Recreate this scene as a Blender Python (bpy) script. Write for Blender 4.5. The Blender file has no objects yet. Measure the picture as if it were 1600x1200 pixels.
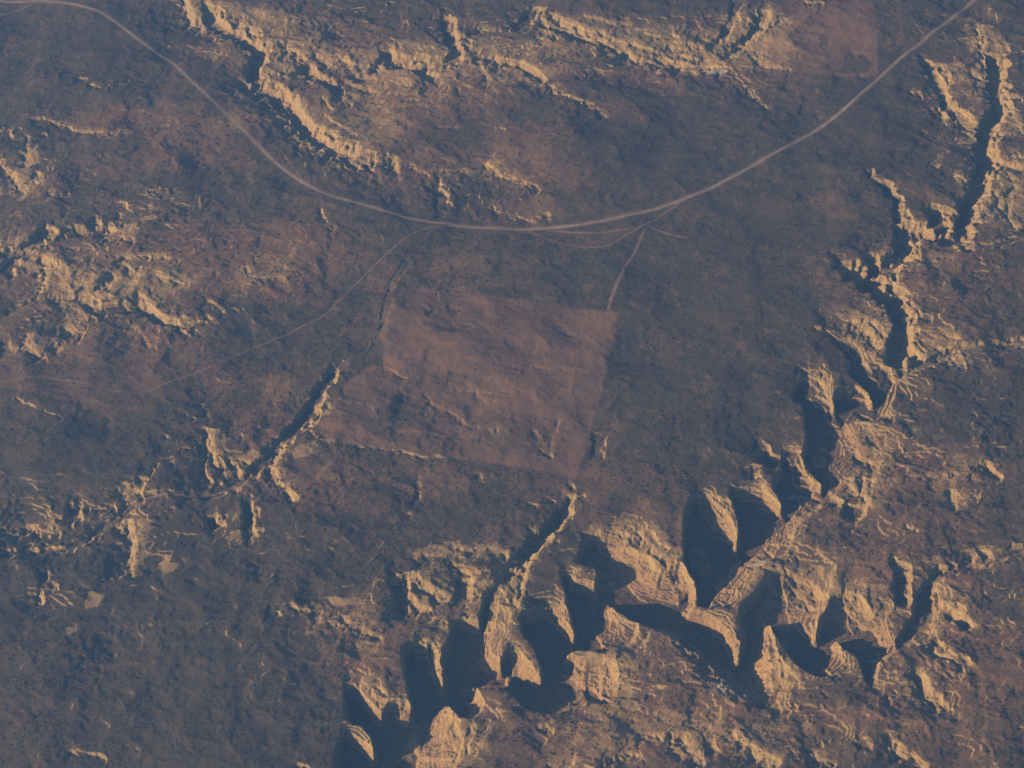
import bpy, math
import numpy as np

# ------------------------------------------------------------------ camera, sky, sun, exposure
scene = bpy.context.scene
CAM_H = 10000.0            # an airliner's height above the plateau, metres
DEPRESSION = math.radians(50.0)
HFOV = math.radians(26.0)
SUN_EL = math.radians(19.0)
SUN_XY = np.array([-0.94, -0.34]); SUN_XY /= np.linalg.norm(SUN_XY)   # towards the sun

cam_data = bpy.data.cameras.new("camera")
cam = bpy.data.objects.new("camera", cam_data)
scene.collection.objects.link(cam)
cam.location = (0, 0, CAM_H)
cam.rotation_euler = (math.pi / 2 - DEPRESSION, 0, 0)
cam_data.angle = HFOV
cam_data.clip_start = 10.0
cam_data.clip_end = 200000.0
scene.camera = cam

world = bpy.data.worlds.new("World")
scene.world = world
world.use_nodes = True
wn = world.node_tree
sky = wn.nodes.new("ShaderNodeTexSky")
sky.sky_type = 'NISHITA'
sky.sun_disc = False
sky.sun_elevation = SUN_EL
sky.sun_rotation = math.atan2(SUN_XY[0], SUN_XY[1])
sky.air_density = 1.3
sky.dust_density = 1.0
bg = wn.nodes["Background"]
bg.inputs[1].default_value = 0.05
wn.links.new(sky.outputs[0], bg.inputs[0])

sd = bpy.data.lights.new("sun", 'SUN')
sd.energy = 5.0
sd.angle = math.radians(0.6)
sd.color = (1.0, 0.79, 0.54)
sun = bpy.data.objects.new("sun", sd)
scene.collection.objects.link(sun)
from mathutils import Vector
sdir = Vector((SUN_XY[0] * math.cos(SUN_EL), SUN_XY[1] * math.cos(SUN_EL), math.sin(SUN_EL)))
sun.rotation_euler = sdir.to_track_quat('Z', 'Y').to_euler()
sun.location = sdir * 9000

scene.view_settings.view_transform = 'Standard'
scene.view_settings.look = 'None'
scene.view_settings.gamma = 1.0
scene.cycles.diffuse_bounces = 0
scene.view_settings.exposure = 1.12
HAZE_DENSITY = 0.0000200
HAZE_COLOR = (0.16, 0.42, 1.0)
HAZE_G = 0.2

# ------------------------------------------------------------------ picture pixel (1600x1200) to ground point
TX = math.tan(HFOV / 2)
def unproj(u, v, z=0.0):
    u = np.asarray(u, float); v = np.asarray(v, float)
    a = (u - 800) / 800 * TX
    b = (600 - v) / 800 * TX
    # camera axes: right (1,0,0), up (0, sin d, cos d), forward (0, cos d, -sin d)
    dx = a
    dy = b * math.sin(DEPRESSION) + math.cos(DEPRESSION)
    dz = b * math.cos(DEPRESSION) - math.sin(DEPRESSION)
    t = (z - CAM_H) / dz
    return dx * t, dy * t

def P(pts, z=0.0):
    a = np.array(pts, float)
    x, y = unproj(a[:, 0], a[:, 1], z)
    return np.stack([x, y], 1)
PX = 3.9                   # metres on the ground per picture pixel, mid frame

# ------------------------------------------------------------------ noise
def _hash(ix, iy, seed):
    h = (ix.astype(np.int64) * 374761393 + iy.astype(np.int64) * 668265263 + seed * 982451653) & 0xffffffff
    h = ((h ^ (h >> 13)) * 1274126177) & 0xffffffff
    return (h ^ (h >> 16)) & 0xffffffff
def gnoise(x, y, seed=0):
    ix = np.floor(x); iy = np.floor(y)
    fx = (x - ix).astype(np.float32); fy = (y - iy).astype(np.float32)
    ix = ix.astype(np.int64); iy = iy.astype(np.int64)
    ux = fx * fx * fx * (fx * (fx * 6 - 15) + 10); uy = fy * fy * fy * (fy * (fy * 6 - 15) + 10)
    def g(a, b, dx, dy):
        h = _hash(a, b, seed).astype(np.float32) * (2 * math.pi / 4294967296.0)
        return np.cos(h) * dx + np.sin(h) * dy
    n00 = g(ix, iy, fx, fy); n10 = g(ix + 1, iy, fx - 1, fy)
    n01 = g(ix, iy + 1, fx, fy - 1); n11 = g(ix + 1, iy + 1, fx - 1, fy - 1)
    return ((n00 * (1 - ux) + n10 * ux) * (1 - uy) + (n01 * (1 - ux) + n11 * ux) * uy) * 1.5
def fbm(x, y, scale, octs, seed=0, gain=0.5, ridged=False):
    s = 0; a = 1.0; tot = 0
    for o in range(octs):
        n = gnoise(x / scale + 17.3 * o, y / scale - 9.1 * o, seed + o * 7)
        if ridged: n = 1 - 2 * np.abs(n)
        s = s + a * n; tot += a; a *= gain; scale *= 0.5
    return s / tot
def sstep(a, b, x):
    t = np.clip((x - a) / (b - a), 0, 1); return t * t * (3 - 2 * t)

# ------------------------------------------------------------------ the ground grid (one sheet, dense where seen)
def axis(lo, hi, step, far_lo, far_hi):
    core = np.arange(lo, hi, step)
    def tail(start, end):
        out = []; s = step; p = start
        while p < end: s *= 1.13; p += s; out.append(p)
        return np.array(out)
    a = lo - tail(0, lo - far_lo)[::-1]; b = core[-1] + tail(0, far_hi - hi)
    return np.concatenate([a, core, b])
GX = axis(-3800, 3800, 4.2, -26000, 26000)
GY = axis(5500, 12300, 5.0, -12000, 42000)
NX, NY = len(GX), len(GY)
X, Y = np.meshgrid(GX, GY)           # [NY, NX]
DENSE = (X > -3900) & (X < 3900) & (Y > 5400) & (Y < 12400)

# coordinates bent by noise: every traced edge gets natural crenulation
wa = fbm(X, Y, 150, 4, 11); wb = fbm(X, Y, 150, 4, 57)
WX = X + 26 * wa + 7 * fbm(X, Y, 30, 2, 91); WY = Y + 26 * wb + 7 * fbm(X, Y, 30, 2, 77)

def inside(px, py, poly):
    r = np.zeros(px.shape, bool); n = len(poly); j = n - 1
    for i in range(n):
        x0, y0 = poly[j]; x1, y1 = poly[i]
        if y0 != y1:
            c = ((y1 > py) != (y0 > py)) & (px < (x0 - x1) * (py - y1) / (y0 - y1) + x1)
            r ^= c
        j = i
    return r
def seg_dist(px, py, pts, closed=False, full=False):
    n = len(pts); best = np.full(px.shape, 1e18); sgn = np.zeros(px.shape); par = np.zeros(px.shape)
    nx_ = np.zeros(px.shape); ny_ = np.zeros(px.shape)
    L = np.concatenate([[0], np.cumsum(np.linalg.norm(np.diff(pts, axis=0), axis=1))]); tot = L[-1]
    for i in range(n if closed else n - 1):
        a = pts[i]; b = pts[(i + 1) % n]; e = b - a; l2 = e @ e
        if l2 < 1e-6: continue
        qx = px - a[0]; qy = py - a[1]
        t = np.clip((qx * e[0] + qy * e[1]) / l2, 0, 1)
        d = (qx - t * e[0]) ** 2 + (qy - t * e[1]) ** 2
        m = d < best
        best = np.where(m, d, best)
        if full == 'vec':
            nx_ = np.where(m, t * e[0] - qx, nx_); ny_ = np.where(m, t * e[1] - qy, ny_); par = np.where(m, L[min(i, len(L) - 1)] + t * math.sqrt(l2), par); continue
        if full:
            c = e[0] * qy - e[1] * qx
            sgn = np.where(m, c, sgn)
            par = np.where(m, (L[i] + t * math.sqrt(l2)) / tot, par)
    d = np.sqrt(best)
    if full == 'vec': return d, nx_, ny_, par
    return (d, np.sign(sgn), par, tot) if full else d
def window(pts, margin):
    x0, y0 = pts.min(0) - margin; x1, y1 = pts.max(0) + margin
    i0, i1 = np.searchsorted(GX, [x0, x1]); j0, j1 = np.searchsorted(GY, [y0, y1])
    return slice(max(j0 - 1, 0), j1 + 1), slice(max(i0 - 1, 0), i1 + 1)

def blur(A, r):
    for ax in (0, 1):
        p = [(0, 0), (0, 0)]; p[ax] = (r + 1, r)
        c = np.cumsum(np.pad(A, p, mode='edge'), axis=ax)
        A = (np.take(c, np.arange(2 * r + 1, c.shape[ax]), axis=ax) - np.take(c, np.arange(0, c.shape[ax] - 2 * r - 1), axis=ax)) / (2 * r + 1)
    return A

# ------------------------------------------------------------------ traced features (pixels of the photograph, put on the ground by unproj)
RIM = [(515,1290),(518,1200),(521,1162),(527,1150),(534,1142),(543,1136),(560,1146),(572,1156),(583,1168),(578,1150),(568,1135),(552,1131),(540,1122),(535,1108),(535,1085),(537,1065),
 (553,1070),(572,1085),(586,1098),(596,1110),(608,1098),(622,1092),(636,1093),(641,1100),(637,1083),(632,1060),(627,1030),(627,1010),(640,1001),(655,998),(667,1004),
 (674,1000),(683,1006),(685,1030),(684,1046),(692,1061),(692,1045),(687,1033),(690,1014),(699,998),(703,982),(705,968),(713,963),(725,960),(738,965),(748,966),(751,948),(753,925),(762,916),(779,905),
 (786,908),(781,935),(776,957),(771,978),(767,1000),(768,1018),(780,1026),(796,1012),(812,1016),(828,1032),(839,1048),(845,1054),(844,1040),(838,1022),(830,1006),(818,996),(812,983),(810,965),(815,952),(831,947),(850,943),
 (864,943),(877,950),(886,966),(893,980),(897,988),(893,966),(887,944),(880,917),(875,898),(882,892),(894,893),(900,903),(912,905),(928,911),(933,900),(929,889),(914,885),(902,879),(903,860),(906,845),(915,840),
 (927,832),(950,829),(975,835),(988,850),(1002,860),(1018,868),(1032,880),(1046,884),(1064,880),(1074,893),(1085,912),(1088,924),(1082,915),(1074,900),(1068,884),(1066,850),(1067,820),(1069,795),(1077,779),(1087,769),
 (1105,770),(1122,780),(1136,797),(1146,813),(1152,828),(1153,842),(1156,828),(1153,810),(1146,793),(1139,776),(1140,758),(1158,757),(1176,758),(1194,762),(1208,772),(1221,788),(1214,772),(1206,762),(1206,750),(1212,738),(1220,730),
 (1216,712),(1222,700),(1240,697),(1252,708),(1260,734),(1272,750),(1284,756),(1270,740),(1261,725),(1252,706),(1259,684),(1258,668),(1255,646),(1252,631),(1237,625),(1236,612),(1242,598),
 (1256,588),(1275,596),(1290,610),(1299,622),(1303,634),(1301,620),(1307,610),(1320,603),(1336,600),(1350,608),(1364,626),(1356,611),(1344,599),(1330,590),(1321,574),(1326,561),(1314,550),(1302,539),(1291,525),(1286,513),(1305,514),(1335,530),(1347,546),
 (1352,560),(1372,566),(1392,572),(1402,590),(1400,610),(1392,632),(1382,650),(1365,655),(1348,654),(1352,672),(1356,690),(1382,706),(1376,724),(1345,738),(1322,745),(1308,762),(1298,784),(1272,800),(1256,812),(1244,824),(1240,842),(1232,858),(1214,868),(1196,874),
 (1176,890),(1160,908),(1149,928),(1136,943),(1115,949),(1096,947),(1078,949),(1100,953),(1126,963),(1141,982),(1150,1003),(1154,1022),(1156,1005),(1153,985),(1153,962),(1158,942),(1166,931),(1182,922),
 (1192,900),(1215,886),(1242,888),(1268,900),(1284,916),(1281,940),(1278,960),(1276,992),(1279,972),(1283,958),(1292,945),(1298,928),(1318,918),(1346,926),(1361,942),(1366,960),(1374,980),(1384,992),
 (1399,996),(1406,984),(1413,970),(1424,959),(1427,944),(1428,924),(1440,906),(1456,900),(1468,920),(1468,948),(1464,974),(1452,996),(1440,1008),(1412,1014),(1392,1020),(1386,1030),(1374,1032),(1375,1048),(1361,1073),(1351,1060),(1343,1040),(1336,1022),(1320,1011),(1306,996),
 (1316,1012),(1322,1030),(1316,1044),(1302,1055),(1288,1057),(1274,1054),(1260,1046),(1244,1036),(1232,1018),(1218,1000),(1204,974),(1212,1000),(1218,1030),(1222,1060),(1220,1085),(1207,1105),(1190,1107),(1172,1101),(1137,1088),(1100,1071),(1080,1050),(1062,1021),(1040,996),(1020,979),(1000,970),(984,966),(972,955),(957,944),
 (962,958),(974,975),(982,992),(974,1010),(946,1020),(906,1014),(888,1018),(908,1021),(940,1023),(962,1028),(970,1050),(966,1075),(958,1096),(938,1097),(920,1091),(900,1095),(880,1106),(862,1114),(838,1111),(815,1099),(802,1086),(790,1076),(768,1074),(745,1074),
 (760,1092),(752,1109),(735,1121),(718,1119),(706,1106),(700,1100),(712,1120),(722,1142),(722,1162),(716,1182),(712,1202),(705,1290)]
FLOORS = [
 [(530,1290),(530,1185),(545,1166),(570,1177),(592,1182),(586,1158),(572,1140),(556,1120),(547,1098),(554,1092),(566,1106),(581,1121),(594,1137),(615,1137),(644,1137),(650,1110),(648,1090),(640,1060),(638,1036),(645,1029),(662,1036),(667,1050),(678,1066),(697,1073),(702,1060),(705,1040),(706,1012),(716,992),(730,987),(746,992),(745,1020),(747,1040),(758,1056),(778,1064),(806,1062),(835,1070),(850,1065),(855,1050),(848,1030),(838,1012),(826,1004),(822,988),(826,976),(842,970),(852,968),(865,982),(885,997),(901,1003),(907,990),(904,965),(898,942),(890,930),(905,928),(935,928),(942,905),(934,893),(922,880),(917,872),(925,864),(938,870),(955,887),(968,907),(978,927),(990,942),(1010,948),(1042,948),(1055,948),(1065,957),(1064,967),(1080,970),(1105,982),(1125,1002),(1140,1027),(1155,1037),(1166,1020),(1170,990),(1170,966),(1176,956),(1190,954),(1205,957),(1216,968),(1220,978),(1238,980),(1255,994),(1272,1005),(1288,996),(1292,982),(1300,976),(1309,982),(1304,1000),(1299,1025),(1290,1040),(1275,1040),(1255,1024),(1238,1007),(1222,989),(1210,974),(1200,965),(1190,985),(1185,1010),(1178,1035),(1180,1060),(1183,1085),(1175,1080),(1150,1055),(1120,1030),(1080,1005),(1040,975),(1010,962),(985,958),(970,945),(955,938),(940,945),(935,970),(915,982),(908,992),(915,1008),(900,1012),(882,1012),(893,1030),(893,1042),(872,1056),(888,1068),(897,1082),(880,1095),(860,1103),(840,1100),(820,1088),(800,1078),(780,1070),(745,1068),(732,1080),(740,1095),(725,1108),(705,1100),(695,1100),(678,1118),(660,1145),(632,1155),(630,1185),(640,1205),(645,1290)],
 [(1108,920),(1095,925),(1082,915),(1080,895),(1076,870),(1077,832),(1080,812),(1090,802),(1100,812),(1110,832),(1125,847),(1145,856),(1160,847),(1160,820),(1152,800),(1150,790),(1165,787),(1180,794),(1200,805),(1222,803),(1230,787),(1224,770),(1222,757),(1230,754),(1240,765),(1245,770),(1240,782),(1227,799),(1215,814),(1195,818),(1190,832),(1175,847),(1170,863),(1155,876),(1140,886),(1135,902),(1118,913)],
 [(1246,625),(1252,622),(1258,638),(1280,643),(1290,650),(1290,662),(1300,682),(1304,695),(1298,712),(1288,728),(1285,745),(1280,752),(1268,735),(1262,710),(1268,690),(1266,665),(1262,645)],
 [(1330,585),(1343,582),(1347,600),(1358,612),(1369,625),(1370,642),(1345,644),(1320,640),(1300,648),(1298,641),(1312,634),(1345,634),(1360,632),(1348,616),(1335,602)],
 [(1092,920),(1096,924),(1082,942),(1064,960),(1060,954),(1076,938)],
 [(1243,768),(1262,766),(1284,756),(1288,760),(1264,772),(1244,775)],
 [(1292,650),(1300,642),(1304,648),(1296,656)],
 [(1318,1004),(1340,1002),(1375,1010),(1384,1012),(1382,1020),(1352,1014),(1325,1008)],
 [(1380,1012),(1398,1006),(1414,990),(1424,985),(1434,980),(1444,955),(1448,927),(1450,912),(1444,914),(1438,930),(1436,950),(1430,968),(1420,978),(1408,996),(1384,1008)],
 [(1350,1030),(1366,1034),(1362,1058),(1356,1052)],
 [(1369,560),(1374,560),(1386,580),(1397,592),(1392,602),(1376,622),(1371,632),(1367,628),(1388,596),(1380,582)],
]
DEPTHS = [(560,1150,135),(650,1120,150),(730,1040,150),(860,1030,125),(930,960,120),(1050,950,115),(1150,1010,120),(1260,1010,95),(1350,1010,70),(1430,950,65),(1100,860,140),(1200,800,125),(1235,770,95),(1275,690,95),(1340,620,60),(1310,530,35),(1390,570,45),(640,1010,95),(610,1290,150)]

MORE = [([(1002,822),(1018,845),(1032,862),(1050,872),(1064,880)],14,6,16),([(985,846),(1000,860),(1016,868),(1030,882)],12,5,12),([(1020,828),(1034,846),(1050,858)],8,5,14),
 ([(1188,882),(1215,880),(1242,884),(1268,896),(1286,912),(1292,934)],18,7,18),([(1215,893),(1240,903),(1262,924),(1276,946)],12,4,10),([(1292,925),(1320,915),(1345,924),(1360,940),(1370,960)],16,6,18),([(1300,940),(1325,940),(1345,955),(1360,974)],12,4,10),
 ([(1325,652),(1336,668),(1348,688)],14,6,14),([(1340,688),(1352,702),(1382,712)],18,6,16),([(1362,700),(1368,722),(1380,740)],8,5,14),([(1470,900),(1474,935),(1468,965),(1458,990)],12,6,18),
 ([(944,1026),(947,1055),(940,1086)],12,4,10),([(960,1028),(966,1056),(962,1085)],14,5,16),([(722,1112),(728,1140),(726,1165),(720,1195)],16,6,20),([(742,1120),(740,1150),(735,1180)],8,5,18),([(1000,968),(998,985),(985,1006)],10,5,14),([(1020,978),(1016,1000),(1000,1015)],8,5,14),
 ([(1225,1020),(1232,1045),(1230,1075)],10,5,16),([(1290,768),(1286,785),(1272,800)],14,5,16),([(1255,812),(1248,828),(1246,845)],12,5,14),([(1238,850),(1232,862),(1216,874)],10,5,14),([(1200,876),(1180,890),(1166,906)],10,5,12),
 ([(1100,762),(1125,772),(1145,788)],10,5,16),([(1222,692),(1244,690),(1258,704)],12,5,14),([(1170,752),(1195,756),(1206,764)],8,5,12),([(905,828),(935,824),(960,822),(985,828)],10,6,18),([(1262,582),(1285,592),(1300,604)],12,5,14),([(1246,566),(1262,574),(1290,580)],8,5,14),
 ([(850,932),(868,938),(884,944)],12,6,12),([(786,1012),(806,1008),(822,1020)],10,5,12),([(560,1062),(585,1078),(606,1092),(630,1090)],10,5,14),([(590,1060),(604,1080),(622,1090)],10,5,12),([(650,990),(672,996),(690,1000)],8,5,12),([(688,960),(700,968),(694,985)],10,5,12)]
SCARPS_EXTRA = MORE
# channel: (points, depth m, floor half width px, left wall px, right wall px); left/right of the walking direction
CHANNELS = [
 ([(1312,428),(1330,438),(1350,450),(1362,458),(1378,474),(1392,490),(1402,508),(1404,528),(1402,548),(1398,566),(1392,580)], 58, 5, 28, 10),
 ([(1404,350),(1408,372),(1406,392),(1402,412),(1380,424),(1364,430),(1356,448)], 42, 4, 18, 7),
 ([(1360,398),(1358,412),(1352,424)], 26, 4, 10, 8),
 ([(1550,88),(1551,120),(1552,148),(1556,176),(1542,198),(1535,215),(1533,250),(1530,285),(1512,318),(1503,345),(1500,372),(1470,380),(1445,372),(1420,372)], 46, 4, 16, 9),
 ([(1440,95),(1452,120),(1468,145),(1480,170),(1505,195),(1530,212)], 26, 3, 12, 9),
 ([(1450,325),(1460,345),(1470,368)], 32, 5, 10, 8),
 ([(1372,285),(1385,302),(1398,315),(1404,350)], 20, 3, 14, 10),
 ([(1600,533),(1560,543),(1520,548),(1480,555),(1440,572),(1400,590)], 20, 2, 10, 8),
 ([(1470,396),(1510,391),(1550,385),(1600,372)], 12, 2, 8, 8),
 ([(1180,704),(1188,712),(1198,722),(1212,738)], 38, 5, 8, 6),
 ([(1168,742),(1180,742),(1194,746)], 20, 4, 7, 7),
 ([(1620,848),(1600,857),(1570,868),(1535,880),(1500,888),(1470,896),(1452,905)], 22, 2, 9, 9),
 ([(1528,850),(1536,866),(1548,878)], 14, 2, 7, 6),
 ([(1398,880),(1406,905),(1408,935),(1404,950)], 26, 4, 9, 7),
 ([(320,20),(345,45),(365,60),(388,74),(402,84),(394,102),(392,120),(406,140),(436,154),(456,176),(482,208),(520,238),(560,252)], 40, 3, 12, 22),
 ([(478,104),(492,120),(512,133),(538,152)], 26, 3, 8, 10),
 ([(540,113),(556,119),(578,122)], 14, 3, 8, 8),
 ([(598,72),(602,90),(590,100)], 18, 4, 6, 8),
 ([(694,20),(697,48),(706,75),(713,92),(692,101),(650,104),(610,102)], 26, 3, 10, 10),
 ([(642,104),(658,116),(682,128)], 24, 3, 8, 8),
 ([(736,46),(742,50),(728,58)], 14, 3, 8, 8),
 ([(840,12),(828,24),(818,36),(800,44)], 22, 4, 8, 8),
 ([(858,38),(880,48),(905,60),(925,66)], 24, 4, 9, 11),
 ([(945,68),(960,76),(974,86)], 22, 4, 7, 10),
 ([(1005,90),(1035,102),(1060,105)], 18, 3, 8, 10),
 ([(1195,18),(1190,30),(1184,45),(1172,58),(1150,70),(1140,74)], 24, 3, 8, 10),
 ([(1155,0),(1145,20),(1138,45),(1125,62)], 14, 3, 8, 10),
 ([(527,574),(512,592),(498,610),(484,634),(470,654),(452,676),(436,692),(424,706),(410,722),(390,740)], 27, 3, 9, 8),
 ([(640,400),(612,440),(603,480),(592,525),(583,548),(550,560),(527,574)], 3.5, 2, 8, 8),
 ([(-10,402),(28,396),(54,380),(64,362),(84,369),(110,366),(150,358),(180,368)], 26, 3, 9, 9),
 ([(0,430),(12,420),(28,400)], 22, 5, 8, 12),
 ([(132,474),(156,490),(190,484),(220,488),(250,502),(286,509)], 20, 3, 9, 9),
 ([(-5,560),(12,548),(0,530)], 16, 4, 10, 10),
 ([(165,428),(176,440),(150,452),(120,462),(60,472),(0,492)], 14, 2, 8, 8),
 ([(-10,214),(6,206),(20,196)], 14, 3, 8, 8),
 ([(420,726),(380,748),(345,766),(300,774),(250,776),(205,790),(170,814),(130,842),(100,858),(0,866)], 12, 3, 12, 14),
 ([(116,786),(108,806),(96,824)], 24, 5, 9, 10),
 ([(224,742),(216,760),(190,772)], 16, 3, 8, 8),
 ([(616,900),(622,925),(630,962)], 34, 5, 9, 8),
 ([(722,895),(722,915),(718,935)], 24, 4, 8, 8),
 ([(890,786),(872,806),(862,818),(848,836),(830,852),(810,876)], 36, 3, 8, 9),
 ([(328,800),(334,815),(338,835)], 22, 4, 10, 10),
 ([(384,780),(388,815),(392,850)], 22, 4, 14, 12),
 ([(60,925),(68,905),(62,890)], 14, 4, 9, 9),
 ([(400,735),(398,742),(345,748)], 14, 3, 6, 6),
 ([(690,330),(684,305),(668,280)], 14, 6, 10, 20),
 ([(1430,1040),(1446,1075),(1470,1112)], 18, 3, 8, 18),
 ([(1455,1000),(1478,1028),(1520,1052)], 20, 3, 9, 14),
 ([(1470,952),(1500,968),(1520,985)], 16, 3, 8, 12),
 ([(1100,1150),(1112,1190)], 14, 3, 8, 8),
 ([(1330,780),(1330,800),(1322,815)], 22, 6, 10, 9),
 ([(1270,770),(1300,776),(1320,790)], 14, 4, 8, 8),
 ([(1345,1150),(1340,1180)], 12, 4, 8, 8),
 ([(930,720),(935,690),(945,672)], 9, 5, 9, 12),
 ([(800,580),(806,594)], 7, 3, 8, 8),
]
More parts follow.
